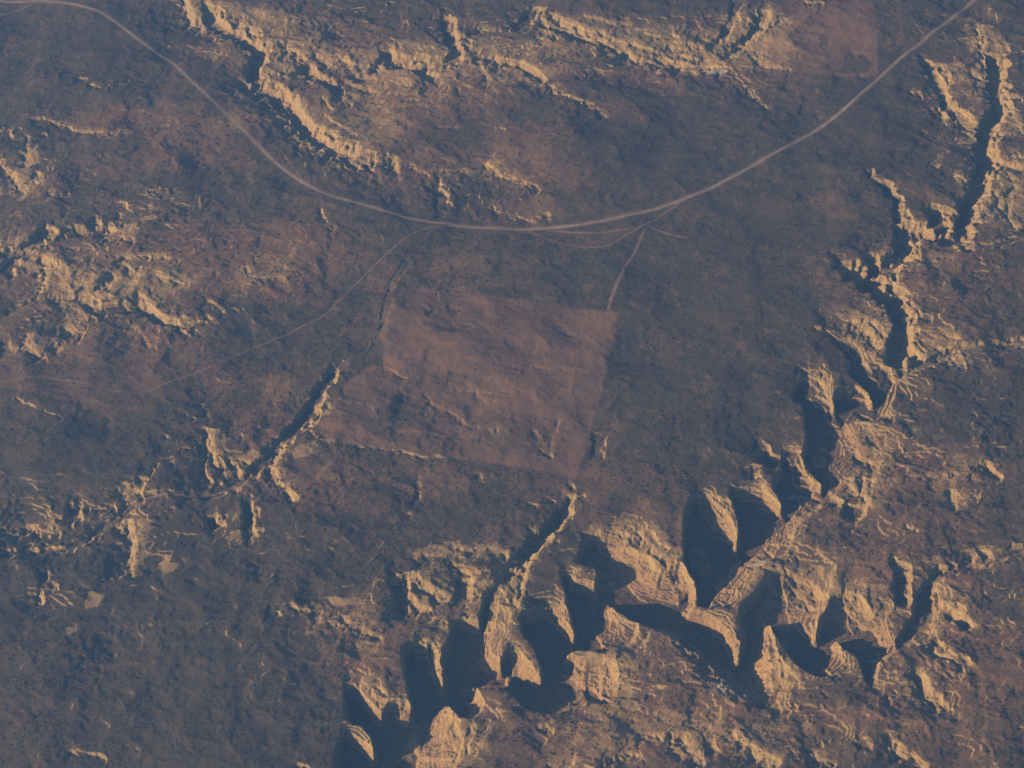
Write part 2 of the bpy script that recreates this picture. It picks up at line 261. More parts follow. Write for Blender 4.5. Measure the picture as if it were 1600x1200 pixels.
# scarp: (points, height m, face width px, fall-back length px): the ground drops on the right of the walking direction
SCARPS = [
 ([(294,-10),(300,12),(308,25),(328,26),(345,36),(358,48),(370,56)], 34, 7, 40),
 ([(322,0),(335,13),(358,19),(382,16)], 16, 6, 25), ([(368,28),(392,36),(410,46),(414,60)], 18, 7, 25),
 ([(384,62),(404,72),(432,67),(452,64)], 14, 5, 25),
 ([(388,112),(398,126),(415,134),(434,138),(444,152),(459,174),(476,192),(494,210),(511,227),(532,239),(556,246),(590,247),(625,241)], 40, 8, 55),
 ([(402,116),(430,123),(448,137),(461,157),(481,181),(505,206),(528,226),(560,237),(590,240)], 15, 5, 20),
 ([(455,150),(470,172),(490,190),(520,205),(540,220)], 9, 4, 20),
 ([(502,150),(515,160),(522,172)], 8, 3, 14), ([(505,175),(520,188),(540,200),(560,212)], 8, 3, 14),
 ([(402,104),(430,105),(460,101),(486,92)], 16, 6, 20), ([(432,92),(438,80),(445,62)], 12, 5, 20),
 ([(452,70),(470,76),(486,86)], 16, 7, 20), ([(500,74),(514,86),(526,93)], 16, 8, 20), ([(540,82),(552,92),(576,94),(594,91)], 18, 7, 22),
 ([(488,92),(487,106),(490,118),(510,122)], 16, 5, 20), ([(538,118),(560,124),(580,130),(600,138)], 12, 6, 20), ([(532,142),(545,152),(556,158)], 16, 7, 20),
 ([(606,72),(624,82),(641,83),(668,85),(684,102)], 24, 6, 24), ([(612,92),(634,92),(650,93),(660,106)], 12, 5, 18),
 ([(700,40),(716,48),(732,54)], 18, 5, 20), ([(742,38),(772,40),(800,32),(812,42)], 12, 6, 20), ([(738,58),(742,74),(754,76)], 14, 6, 16),
 ([(732,88),(758,83),(775,82),(792,91),(812,92),(834,103),(850,114),(864,128)], 26, 7, 40), ([(864,128),(872,140),(895,148),(925,160),(960,178)], 13, 6, 40),
 ([(828,52),(852,46),(878,54)], 16, 8, 18), ([(842,28),(870,36),(900,50),(940,58),(962,70),(974,80)], 32, 6, 30), ([(868,20),(894,35),(925,46),(948,49)], 18, 6, 20),
 ([(838,10),(856,14)], 14, 6, 14),
 ([(980,74),(998,86),(1022,92),(1043,99)], 28, 6, 30), ([(985,64),(1010,74),(1035,80),(1050,90)], 16, 6, 18),
 ([(1050,88),(1080,96),(1110,97),(1132,103),(1142,112)], 20, 6, 25), ([(1045,66),(1075,76)], 12, 5, 14), ([(1072,64),(1100,72),(1112,68)], 12, 5, 14), ([(1062,80),(1090,88),(1106,84)], 12, 5, 12),
 ([(1000,50),(1030,56),(1060,52)], 9, 5, 18), ([(910,25),(950,32),(990,36)], 9, 5, 20), ([(1090,55),(1112,60),(1122,52)], 10, 5, 12),
 ([(1187,18),(1194,32),(1208,29),(1228,26)], 16, 6, 16), ([(1192,38),(1182,56),(1166,72),(1150,92),(1136,100)], 20, 7, 16), ([(1256,4),(1286,5)], 12, 5, 14),
 ([(1142,104),(1160,112),(1175,128),(1192,150),(1214,172)], 12, 8, 40), ([(1180,92),(1200,100),(1240,106)], 8, 6, 18),
 ([(640,252),(662,265),(700,258),(735,256)], 9, 5, 24), ([(755,245),(770,257),(792,271),(820,281),(852,293)], 12, 5, 30), ([(760,312),(790,328),(830,336),(860,330)], 9, 8, 24),
 ([(680,192),(700,196),(730,190)], 6, 4, 14), ([(770,196),(792,198)], 8, 4, 12),
 ([(45,184),(64,178),(92,188),(130,202),(180,204),(206,200)], 10, 5, 24), ([(-5,216),(12,204),(32,194)], 12, 5, 20), ([(52,208),(47,224),(50,242),(58,252)], 14, 7, 24), ([(55,206),(74,204)], 9, 4, 10),
 ([(120,118),(140,121)], 10, 4, 14), ([(143,128),(158,134),(172,132),(200,121)], 12, 5, 18),
 ([(0,235),(14,252),(28,270),(36,284),(46,262)], 14, 7, 20), ([(75,296),(95,300),(110,296)], 8, 5, 14), ([(228,302),(264,296)], 8, 3, 10), ([(215,325),(280,326)], 5, 3, 12),
 ([(22,388),(42,382),(56,374)], 16, 6, 14), ([(66,352),(84,364),(96,356)], 18, 7, 14), ([(114,348),(142,351)], 13, 5, 12), ([(158,330),(160,344),(172,340)], 14, 6, 14), ([(204,318),(198,330),(190,342),(200,352)], 12, 5, 14),
 ([(160,354),(176,366),(192,367),(216,372)], 14, 7, 14), ([(68,396),(80,404),(97,404)], 16, 6, 14), ([(82,412),(78,436),(74,460)], 18, 7, 20), ([(74,461),(100,457),(122,456),(142,448),(158,436)], 15, 6, 14),
 ([(174,412),(192,402),(214,396),(242,398),(268,404)], 9, 6, 16), ([(194,408),(206,420),(216,412)], 13, 4, 10),
 ([(222,452),(236,470),(248,486),(264,497),(286,501),(306,495),(318,486)], 24, 7, 26), ([(228,470),(244,484),(262,492)], 8, 4, 8), ([(320,468),(345,478),(352,486),(380,478)], 9, 5, 16), ([(245,430),(258,436),(300,440)], 7, 5, 16),
 ([(110,498),(118,512),(134,514)], 20, 10, 20), ([(50,514),(54,536),(64,552),(76,530)], 18, 8, 22), ([(285,510),(292,520),(304,512)], 10, 4, 12),
 ([(205,505),(230,520),(240,545)], 8, 8, 24), ([(95,530),(110,545)], 8, 8, 20), ([(0,270),(2,300)], 8, 8, 20),
 ([(385,410),(400,430),(440,430),(470,420)], 6, 6, 20), ([(500,325),(520,350),(532,358)], 9, 6, 18), ([(455,340),(480,345)], 6, 5, 14),
 ([(486,668),(494,688),(520,689),(560,693),(600,699),(640,706),(700,712)], 6, 5, 30), ([(522,640),(506,645),(500,660),(486,672)], 14, 5, 16),
 ([(458,700),(442,714),(436,734),(442,746),(456,762),(468,776),(470,788)], 24, 7, 26), ([(336,668),(336,690),(345,712),(356,706)], 22, 8, 22), ([(326,712),(326,730),(334,744),(346,742)], 16, 4, 14), ([(352,708),(384,712),(402,716)], 12, 6, 14), ([(380,716),(400,722)], 10, 4, 10),
 ([(224,742),(244,720),(272,712)], 10, 5, 12), ([(276,700),(304,694)], 10, 5, 12), ([(262,678),(272,688)], 10, 5, 10), ([(194,752),(204,762),(220,758)], 16, 7, 14), ([(118,774),(150,781),(182,778)], 14, 8, 18),
 ([(-5,812),(20,816),(50,806),(68,818),(98,818)], 18, 9, 24), ([(210,805),(212,828),(216,850),(216,876),(218,906)], 24, 9, 24), ([(40,838),(60,850),(104,848)], 8, 7, 16), ([(0,850),(30,856)], 7, 5, 14),
 ([(68,918),(74,938)], 16, 5, 14), ([(92,905),(98,925)], 12, 6, 14), ([(150,910),(176,900)], 7, 4, 10), ([(388,808),(392,830),(400,850)], 9, 6, 18), ([(344,815),(350,800)], 8, 4, 10),
 ([(418,940),(448,942),(480,950),(505,950)], 10, 5, 18), ([(546,956),(552,972),(566,972),(582,986),(604,986)], 18, 7, 22), ([(490,962),(530,968)], 8, 6, 14), ([(440,950),(446,962)], 12, 4, 10),
 ([(100,1168),(134,1174),(170,1178)], 8, 4, 14), ([(455,1188),(485,1190)], 9, 6, 12),
 ([(652,884),(662,902),(682,914),(702,920),(708,936)], 26, 10, 26), ([(640,868),(660,862),(690,858),(720,850),(760,852),(800,858)], 10, 7, 22), ([(700,868),(722,884),(760,888),(800,872)], 10, 6, 18), ([(636,898),(652,890)], 10, 5, 10), ([(660,935),(680,945),(690,960)], 12, 6, 16),
 ([(905,774),(894,792),(886,808),(872,826),(858,842),(846,862),(832,886),(824,910),(820,934),(812,955)], 24, 7, 30), ([(862,838),(846,856),(826,876),(808,898),(792,912)], 18, 6, 20), ([(852,800),(866,804),(876,798)], 16, 6, 14), ([(882,752),(896,748)], 12, 6, 12), ([(900,774),(912,768)], 9, 5, 10),
 ([(848,770),(870,776)], 10, 6, 12), ([(828,782),(844,786)], 10, 4, 10),
 ([(1488,946),(1500,957),(1516,962),(1528,976),(1516,986)], 20, 5, 22), ([(1546,926),(1520,934),(1500,942),(1488,946)], 9, 4, 10), ([(1462,1000),(1474,1016),(1494,1030),(1516,1050)], 22, 6, 24), ([(1444,1044),(1450,1068),(1460,1086),(1476,1110)], 22, 6, 26), ([(1340+130,1050),(1500,1050)], 8, 5, 12),
 ([(1526,850),(1536,868),(1546,880)], 16, 8, 18), ([(1575,855),(1600,850)], 8, 5, 14), ([(1420,815),(1438,832)], 12, 5, 14), ([(1395,870),(1412,880)], 10, 5, 14), ([(1500,885),(1480,892),(1460,900)], 10, 5, 10),
 ([(1546,712),(1558,728),(1576,742)], 22, 7, 24), ([(1480,732),(1510,736),(1545,716)], 10, 7, 18), ([(1333,738),(1336,752),(1346,770)], 12, 5, 14), ([(1352,738),(1358,758),(1360,786)], 16, 5, 18), ([(1370,745),(1366,775),(1356,800)], 10, 5, 14), ([(1410,735),(1440,738),(1480,736)], 9, 6, 18), ([(1382,724),(1400,718),(1420,724)], 7, 5, 14),
 ([(1500,760),(1498,782),(1504,800)], 12, 5, 14),
 ([(1446,90+25),(1460,130),(1470,146)], 14, 6, 14), ([(1476,100),(1484,122),(1492,136)], 14, 6, 20), ([(1472,160),(1484,174),(1504,190),(1530,207)], 26, 7, 26), ([(1520,108),(1540,128)], 12, 5, 14), ([(1424,142),(1446,148)], 10, 5, 14), ([(1438,200),(1470,210)], 7, 5, 18),
 ([(1538,40),(1544,80),(1548,112),(1552,124),(1564,128)], 18, 7, 26), ([(1556,136),(1556,156),(1574,163)], 22, 6, 18), ([(1576,148),(1600,156)], 16, 6, 16), ([(1576,172),(1570,190),(1564,206),(1545,216)], 18, 7, 14), ([(1544,216),(1550,234),(1568,246),(1600,254),(1620,256)], 28, 7, 28),
 ([(1560,258),(1556,272),(1545,290),(1540,320)], 14, 6, 14), ([(1545,288),(1562,298),(1572,312),(1568,326)], 14, 5, 14), ([(1596,290),(1584,310),(1582,342),(1600,352)], 14, 5, 16), ([(1530,335),(1556,324),(1566,340)], 10, 5, 12), ([(1575,268),(1592,280)], 10, 5, 14),
 ([(1458,248),(1474,258)], 12, 6, 14), ([(1490,270),(1515,285)], 9, 5, 14), ([(1364,266),(1370,278),(1382,284)], 16, 4, 22), ([(1390,285),(1402,300)], 9, 5, 14),
 ([(1405,342),(1412,354),(1422,364)], 20, 6, 14), ([(1422,348),(1440,348),(1460,360)], 18, 6, 18), ([(1450,320),(1474,318),(1496,330)], 20, 7, 18), ([(1490,352),(1496,368),(1508,380),(1524,384)], 20, 6, 16), ([(1498,352),(1512,368),(1524,380)], 12, 4, 8),
 ([(1444,374),(1432,388),(1428,402),(1424,414)], 18, 5, 16), ([(1440,380),(1436,396),(1440,412)], 10, 4, 10), ([(1360,390),(1374,402),(1388,398)], 18, 6, 14), ([(1372,416),(1392,422),(1408,424)], 14, 5, 12), ([(1324,408),(1336,420),(1350,430)], 20, 6, 16), ([(1300,420),(1316,430)], 10, 5, 14),
 ([(1380,434),(1400,442),(1412,452),(1420,472),(1430,492)], 20, 6, 22), ([(1394,432),(1420,455),(1430,475),(1440,490),(1462,496)], 14, 5, 16),
 ([(1326,497),(1348,502),(1366,512),(1378,528),(1386,542)], 26, 8, 26), ([(1345,497),(1366,500),(1382,512),(1390,526)], 14, 5, 12), ([(1300,520),(1322,528),(1330,540)], 10, 5, 14), ([(1275,506),(1288,512)], 12, 6, 14), ([(1268,490),(1280,478)], 6, 5, 16),
 ([(1422,516),(1424,532),(1434,546),(1452,556)], 22, 7, 16), ([(1430,520),(1436,538),(1452,548)], 10, 4, 8), ([(1462,540),(1480,546),(1500,544)], 14, 5, 10), ([(1462,552),(1484,556),(1510,560)], 16, 5, 12), ([(1476,520),(1500,528)], 8, 5, 14), ([(1560,535),(1585,524),(1600,520)], 10, 5, 12), ([(1500,565),(1512,572)], 12, 4, 8), ([(1420,576),(1440,572),(1448,580)], 10, 4, 8),
 ([(1040,1134),(1074,1140),(1088,1160),(1100,1182),(1112,1190)], 22, 9, 24), ([(1148,1132),(1168,1156),(1196,1172),(1226,1190)], 22, 9, 24), ([(1276,1160),(1284,1176),(1312,1184)], 16, 7, 18), ([(1392,1138),(1412,1162),(1438,1180),(1462,1200)], 24, 7, 26), ([(1230,1172),(1258,1178)], 12, 5, 14),
 ([(988,1142),(1020,1136),(1056,1142)], 14, 7, 20), ([(850,1184),(900,1180),(930,1188),(962,1172),(998,1158)], 14, 8, 20), ([(770,1120),(765,1150),(752,1170)], 8, 6, 18), ([(830,1130),(870,1128)], 9, 5, 14), ([(1068,1160),(1072,1190)], 12, 6, 14),
 ([(594,567),(620,577),(644,592)], 7, 4, 24), ([(658,600),(680,626),(708,640),(734,656),(784,666)], 9, 6, 26), ([(700,592),(720,604),(760,610),(840,606)], 6, 5, 22), ([(725,590),(760,620),(780,628)], 5, 5, 20), ([(838,668),(852,696),(868,718)], 9, 6, 22), ([(880,650),(870,690),(866,720)], 8, 6, 22), ([(688,455),(686,472)], 6, 3, 12), ([(660,484),(700,478),(724,480)], 5, 4, 14), ([(800,575),(830,568),(860,572),(900,575)], 6, 5, 22), ([(680,512),(720,505),(760,516)], 4, 4, 16), ([(556,620),(600,640),(660,650)], 5, 6, 24), ([(620,670),(700,678),(760,674)], 4, 6, 22),
 ([(660,735),(664,760),(660,790)], 8, 6, 24), ([(755,735),(760,755)], 8, 5, 14), ([(280,640),(310,655)], 6, 4, 14), ([(320,625),(336,660)], 8, 5, 16), ([(20,625),(60,640),(105,660)], 6, 3, 14),
]
# ground tone blobs: (u, v, ru, rv, amount)  + = bare pale ground, - = thicker scrub
BARE = [(35,262,13,11,1.3),(50,240,9,10,.8),(208,358,12,12,1.2),(237,340,8,6,1.5),(262,880,12,14,1.2),(145,937,11,11,1.5),(112,982,9,8,1.4),(362,842,14,12,.8),(540,940,26,7,1.5),(475,706,15,9,1.3),
 (480,688,0.1,0.1,0),(110,500,16,18,.7),(335,690,16,20,.6),(390,712,24,10,.6),(240,458,20,16,.7),(110,440,90,46,.6),(250,430,80,34,.45),(420,420,70,40,.35),(30,300,60,50,.4),(250,310,90,20,.3),(60,380,80,30,.35),(60,540,40,22,.4),(200,770,30,12,.4),(130,815,70,16,.45),(215,840,18,45,.5),(720,860,70,16,.6),(660,910,40,26,.35),(1540,860,26,14,.4),
 (430,60,120,46,.55),(520,130,120,44,.36),(760,90,130,32,.5),(960,60,140,32,.6),(1080,80,90,28,.75),(1190,50,50,44,.7),(640,90,80,30,.65),(540,210,90,26,.45),(690,150,120,40,.3),(780,250,110,40,.3),(620,190,60,40,.3),(250,200,110,24,.3),(390,190,60,20,.3),(1200,70,60,40,.2),(520,200,90,40,.3),(330,20,60,24,.4),(1560,200,50,110,.4),(1480,150,60,60,.28),(1560,310,60,50,.45),(1440,400,60,60,.35),(1440,540,110,36,.4),(1340,510,60,30,.3),
 (1340,700,60,90,.35),(1470,750,130,50,.22),(560,985,110,60,.28),(540,1070,70,60,.15),(720,960,80,60,.2),(1000,870,90,50,.4),(1240,920,120,40,.45),(1330,950,90,40,.4),(1210,1040,50,90,.4),(940,1060,60,60,.5),(680,1160,70,60,.6),(1060,1140,160,40,.3),(1220,1160,120,40,.2),(1450,1080,110,120,.15),(900,1170,110,40,.25),
 (790,930,36,70,.35),(300,470,90,50,.12),(420,440,90,60,.15),(1040,290,70,50,.22),(1540,60,36,60,.35),(980,690,60,40,.15)]
REDDISH = [(250,190,140,30,.8),(430,180,60,20,.3),(280,240,100,24,.6),(140,270,60,20,.5),(320,400,160,70,.6),(450,400,90,60,.7),(640,180,70,80,.5),(850,250,80,50,.7),(700,255,100,20,.7),(950,170,70,18,.6),(800,325,70,20,.5),(1180,140,60,30,.4),(1250,70,110,40,.8),(100,540,130,40,.6),(270,520,60,60,.5),(550,170,60,60,.35),
 (620,110,230,80,.7),(430,40,120,50,.4),(1000,90,150,70,.4),(520,760,150,50,.6),(560,830,110,40,.3),(700,430,120,30,.4),(760,780,120,40,.3),(100,1050,140,80,.5),(1480,560,160,80,.2),(1480,330,100,120,.15),(1380,800,160,120,.6),(1500,1050,120,140,.6),(1050,1050,120,90,.7),(900,1140,220,70,.7),(1200,1130,180,60,.6),(580,1000,90,80,.6),(760,1000,60,80,.6),(380,620,90,60,.25),(480,600,60,40,.3),(600,290,80,30,.3),(1450,430,120,80,.35),(1350,470,60,60,.4),(960,780,120,60,.35),(1000,850,80,60,.4),(400,680,80,50,.45),(80,430,110,60,.4),(1330,640,90,60,.3),(1170,940,60,60,.3)]
FIELD_POLYS = [
 [(628,447),(800,465),(968,487),(950,570),(925,660),(900,745),(880,742),(790,726),(700,713),(600,701),(510,691),(496,672),(512,640),(540,600),(575,572),(598,570),(600,540),(590,522),(605,492)],
 [(1362,5),(1368,60),(1371,118),(1348,123),(1290,119),(1240,110),(1200,98),(1176,78),(1205,40),(1260,12),(1320,2)],
 [(-260,520),(-60,515),(100,530),(200,548),(268,548),(252,600),(236,648),(100,632),(0,612),(-60,600),(-260,600)],
]
FIELD_AMT = [1.25, 1.35, .75]
FIELD_HOLE = [(1278,108),(1300,93),(1330,82),(1352,86),(1362,104),(1355,115),(1320,117)]
MAIN_ROAD = [(-900,-70),(-300,-20),(0,0),(60,1),(110,5),(150,17),(180,35),(215,60),(245,82),(270,98),(300,128),(330,155),(365,188),(400,222),(435,255),(480,288),(525,310),(570,322),(610,333),(660,345),(715,351),(780,354),(860,354),(930,347),(1000,333),(1060,315),(1120,290),(1190,252),(1260,212),(1320,172),(1400,100),(1450,60),(1500,20),(1530,-5),(1700,-140),(2000,-360)]
TRACKS = [
 ([(-300,90),(-60,40),(0,22),(30,14),(55,2)], 9), ([(850,356),(880,360),(930,363),(980,358),(1010,350),(1050,325),(1082,303)], 10), ([(820,357),(850,368),(872,378),(910,383),(942,384),(958,379),(975,368),(1002,354)], 9),
 ([(1007,358),(1000,372),(993,390),(980,408),(972,425),(960,452),(950,484)], 17), ([(1010,352),(1040,362),(1075,370)], 9),
 ([(-200,600),(0,603),(60,597),(120,603),(190,615),(225,613),(270,597),(330,575),(400,540),(450,520),(510,490),(528,468),(556,440),(590,408),(630,375),(655,362),(690,352)], 8),
 ([(175,808),(205,786),(250,772),(300,772),(345,765),(370,757),(395,742),(420,729)], 11), ([(394,744),(410,752),(420,762),(427,778)], 7), ([(350,762),(365,756),(388,758),(398,768)], 6), 
 ([(478,290),(465,270),(448,245),(438,232)], 6)]
STREAMS = [([(1640,520),(1600,532),(1560,543),(1530,546),(1480,552),(1440,572),(1400,590)], 9), ([(1548,560),(1580,548),(1600,545)], 7), ([(1465,394),(1510,390),(1550,384),(1580,384)], 8), ([(1500,353),(1525,345),(1545,333)], 8), ([(1620,848),(1600,857),(1570,868),(1535,880),(1500,888),(1470,896),(1456,902)], 7),
 ([(640,400),(626,415),(612,440),(605,470),(600,495),(590,522),(572,548),(548,560),(530,572),(518,590)], 8), ([(0,862),(40,864),(100,858),(130,842),(158,818),(175,808)], 6), ([(10,492),(40,486),(75,472),(120,464)], 7), ([(1545,217),(1560,206)], 7)]
PALE = [(812,1098,12,2.5,.6),(790,1084,8,5,.5),(772,1106,14,2.5,.6),(750,1113,10,2.5,.6),(888,1100,14,2.5,.7),(866,1110,10,2.5,.6),(738,1118,7,3,.5),(1060,972,40,8,.5),(1100,1010,50,20,.35),(1150,1070,50,18,.5),(1190,873,18,3,1.),(1115,937,16,3,.7),(1560,930,14,2.5,.5),(1585,928,9,2,.5),(1370,1020,20,3,.6),(1380,1008,22,5,.5),(1120,110,18,3,1.),(1310,1055,10,3,.7),(1245,765,28,3,.8),(1500,567,30,4,.5),(445,745,8,12,.3),(928,1015,36,4,.5)]

# ------------------------------------------------------------------ height of the land
def blob(lst, x, y):
    out = np.zeros(x.shape, np.float32)
    for (u, v, ru, rv, a) in lst:
        if a == 0: continue
        cx, cy = unproj(u, v); x1, _ = unproj(u + ru, v); _, y1 = unproj(u, v - rv)
        rx = float(x1 - cx); ry = float(y1 - cy)
        js, is_ = window(np.array([[cx, cy]]), 2.6 * max(rx, ry))
        d = ((x[js, is_] - cx) / rx) ** 2 + ((y[js, is_] - cy) / ry) ** 2
        out[js, is_] += a * np.exp(-d * d * 0.7)
    return out

# gentle relief
def region(lst):
    out = np.zeros(X.shape, np.float32)
    for (u, v, ru, rv, a) in lst:
        cx, cy = unproj(u, v); x1, _ = unproj(u + ru, v); _, y1 = unproj(u, v - rv)
        d = ((X - cx) / (x1 - cx)) ** 2 + ((Y - cy) / (y1 - cy)) ** 2
        out = np.maximum(out, a * np.exp(-(d ** 1.5) * .7))
    return out
LEDGY = region([(500,60,230,90,1),(800,90,260,70,1),(1080,70,160,60,1),(1540,200,110,260,.9),(1450,480,150,150,.9),(1420,700,200,120,.9),(1500,1000,160,200,.8),(1150,1080,420,110,.9),(1250,860,160,90,.8),(1000,880,130,70,.9),(720,930,170,90,.9),
  (560,1060,140,120,.6),(150,420,210,130,.9),(60,260,120,70,.6),(380,720,160,70,.7),(150,820,240,70,.7),(750,290,150,60,.6),(250,190,170,50,.4),(600,660,220,80,.25),(560,970,150,50,.7),(60,900,120,60,.5),(100,1120,150,80,.4),(230,960,220,110,.38),(430,880,120,60,.4),(430,1040,110,60,.35),(100,660,140,40,.25)])
rough = 0.62 + 0.5 * LEDGY + 0.35 * fbm(X, Y, 2600, 2, 5)
H = 52 * fbm(X, Y, 1500, 2, 21) + 26 * fbm(X, Y * 1.3, 620, 2, 23)
rid = fbm(WX + 60 * wa, WY * 1.25, 620, 4, 33, 0.55, True)
H = H - 34 * rough * (1 - rid) * 0.9
H = H + (11 * fbm(X * 0.7 + WX * 0.05, WY, 190, 4, 41, 0.55) * (0.75 + 0.6 * LEDGY) + 1.9 * (LEDGY * 1.2 + 0.12) * fbm(WX, WY * 1.2, 62, 3, 43, 0.55, True)) * rough
H = H + 14 * (0.6 + 0.6 * LEDGY) * fbm(WX, Y * 1.15, 360, 2, 49)
cutin = sstep(0.30, 0.75, LEDGY + 0.9 * fbm(X, Y, 420, 3, 29))
pb = 9.0
kb = np.floor(H / pb); H = H + 0.85 * cutin * (pb * (kb + sstep(0.42, 0.92, H / pb - kb)) - H) * sstep(-0.45, 0.2, fbm(X, Y, 240, 3, 37))
H = H + (0.12 + 0.75 * LEDGY) * fbm(X, Y, 28, 3, 47, 0.6)
LED = cutin * sstep(0.45, 0.6, H / pb - np.floor(H / pb))
H = H - H[DENSE].mean()
ch_rng = np.random.default_rng(4)

def taper(par, d_end=0.10):
    return sstep(0, d_end, par) * sstep(0, d_end, 1 - par)

var1 = fbm(X, Y, 70, 2, 61); var2 = fbm(X, Y, 45, 2, 67)
APR2 = np.zeros(X.shape, np.float32)
STEEP = np.zeros(X.shape, np.float32)      # where the traced scarps cut the ground
for (pts, hh, w, L) in SCARPS + SCARPS_EXTRA:
    if 560 < pts[1][0] < 900 and 450 < pts[1][1] < 682: hh = hh * 0.9
    g = P(pts); w = w * PX * (1.35 + 0.5 * (hh > 11)); L = L * PX; hh = hh * 1.15
    js, is_ = window(g, w + 3 * L)
    d, s, par, tot = seg_dist(WX[js, is_], WY[js, is_], g, full=True)
    q = -s * d                                  # positive on the right side
    ww = w * (1 + 0.7 * var1[js, is_])
    face = sstep(0, 1, q / ww)
    back = np.exp(-np.maximum(q - ww, 0) / L * 1.6)
    # off the ends the drop dies away
    e0 = np.hypot(WX[js, is_] - g[0][0], WY[js, is_] - g[0][1]); e1 = np.hypot(WX[js, is_] - g[-1][0], WY[js, is_] - g[-1][1])
    en = np.where((par <= 0) | (par >= 1), 0.0, 1.0) * np.minimum(sstep(0, 0.3, par * tot / (L + 1)), sstep(0, 0.3, (1 - par) * tot / (L + 1)))
    up = 0.16 * hh * np.exp(-np.abs(q) / (L * 0.6)) * (q < 0) + 0.16 * hh * (q >= 0) * (1 - face)
    brk = 0.25 + 0.95 * sstep(-0.32, 0.12, var2[js, is_] + 0.5 * var1[js, is_])
    big_ = min(1.0, hh / 34); far_ = np.maximum(sstep(0.8, 1.8, q / ww), sstep(0.0, 0.6, -q / ww)) * 0.85 + 0.15 * 0
    brk = brk + (0.85 + 0.25 * var1[js, is_] - brk) * np.maximum(0.75 * big_, far_)
    dH = (-hh * 0.95 * face * back + up) * en * brk
    H[js, is_] += dH
    APR2[js, is_] = np.maximum(APR2[js, is_], en * min(1, hh / 16) * np.exp(-((q - 0.3 * ww) / (ww * 1.5 + 12)) ** 2))
    STEEP[js, is_] = np.maximum(STEEP[js, is_], en * sstep(-0.6, 0.1, q / ww) * (1 - sstep(1.0, 1.5, q / ww)) * min(1, hh / 14))

for (pts, dep, fw, wl, wr) in CHANNELS:
    dep = dep * 1.3
    g = P(pts, -dep * 0.6); fw *= PX * 1.3; wl = PX * (3 + dep * 0.11); wr = PX * (6 + dep * 0.26)
    js, is_ = window(g, fw + max(wl, wr) * 1.4 + 30)
    d, s, par, tot = seg_dist(WX[js, is_], WY[js, is_], g, full=True)
    _, vx_, vy_, _a = seg_dist(WX[js, is_], WY[js, is_], g, full='vec')
    k = 1 + 0.8 * var1[js, is_]
    lb = sstep(-0.4, 0.4, (vx_ * SUN_XY[0] + vy_ * SUN_XY[1]) / (d + 1e-3))
    w = (wl + (wr - wl) * lb) * k
    t = 1 - sstep(0, 1, (d - fw * k) / w)
    t = t ** 0.9
    en = 0.25 + 0.75 * np.minimum(sstep(0, 60, par * tot), 1) * np.minimum(sstep(0, 60, (1 - par) * tot), 1)
    H[js, is_] -= dep * t * en
    STEEP[js, is_] = np.maximum(STEEP[js, is_], np.clip(4 * t * (1 - t), 0, 1) * min(1, dep / 25) * 0.35)

# the canyon: between the rim line and the floor line the wall falls through ledges
dp = np.array(DEPTHS, float); dp[:, 2] *= 1.0; dgx, dgy = unproj(dp[:, 0], dp[:, 1])
rim = P(RIM)
js, is_ = window(rim, 60); js0, is0 = js, is_
wx, wy = X[js, is_] + 0.55 * (WX - X)[js, is_], Y[js, is_] + 0.55 * (WY - Y)[js, is_]
ws = np.zeros(wx.shape); dep = np.zeros(wx.shape)
for gx, gy, dd in zip(dgx, dgy, dp[:, 2]):
    k = 1 / ((wx - gx) ** 2 + (wy - gy) ** 2 + 150 ** 2) ** 1.5
    dep += k * dd; ws += k
dep /= ws
cap = dep * 1.15
ins = inside(wx, wy, rim)
sel = np.nonzero(ins)
qx, qy = wx[sel], wy[sel]
dR, rx_, ry_, arc = seg_dist(qx, qy, rim, True, 'vec')
wgx, wgy = GX[is_], GY[js]
def grid_at(A, x, y):
    i = np.clip(np.searchsorted(wgx, x), 0, len(wgx) - 1); j = np.clip(np.searchsorted(wgy, y), 0, len(wgy) - 1)
    return A[j, i]
def floor_at(depth_grid):
    dF = np.full(qx.shape, 1e9)
    for F in FLOORS:
        f = np.array(F, float)
        fx, fy = unproj(f[:, 0], f[:, 1], -60.0)
        dv = grid_at(depth_grid, fx, fy)
        fx, fy = unproj(f[:, 0], f[:, 1], -dv)
        fp = np.stack([fx, fy], 1)
        di = seg_dist(qx, qy, fp, True)
        di[inside(qx, qy, fp)] = 0
        dF = np.minimum(dF, di)
    return dF
# side bays hang higher than the main gorge: the narrower the reach, the shallower it is
dF = floor_at(dep * 0.8)
Fm = np.zeros(wx.shape, bool); Fm[sel] = dF <= 0
PXs, PYs = X[js, is_][sel], Y[js, is_][sel]
st = 8.0; nst = 110
def march(sx, sy):
    inR = np.ones(qx.shape, bool); hitF = Fm[sel].copy(); leftF = np.zeros(qx.shape, bool); run = np.zeros(qx.shape); got = np.zeros(qx.shape, bool)
    firstF = np.where(hitF, 0.0, -1.0); endF = np.zeros(qx.shape)
    for n_ in range(1, nst):
        x = PXs + sx * st * n_; y = PYs + sy * st * n_
        rr = grid_at(ins, x, y); ff = grid_at(Fm, x, y)
        inR &= rr
        new = inR & ff & (firstF < 0); firstF[new] = st * n_
        cont = inR & ff & (firstF >= 0) & ~leftF; endF[cont] = st * n_
        leftF |= inR & ~ff & (firstF >= 0)
        run[inR] = st * n_
    return run, firstF, endF
run_s, first_s, end_s = march(*SUN_XY)
run_a, first_a, end_a = march(*(-SUN_XY))
C = np.where(Fm[sel], run_s + end_a, np.where(first_s >= 0, run_s - first_s, np.where(first_a >= 0, run_s + end_a, 120.0)))
want = np.zeros(wx.shape); want[sel] = np.clip(1.55 * math.tan(SUN_EL) * C, 0.66 * cap[sel], cap[sel])
m_ = ins.astype(float)
for _ in range(2):
    want = blur(want * m_, 14) / np.maximum(blur(m_, 14), 1e-3); 
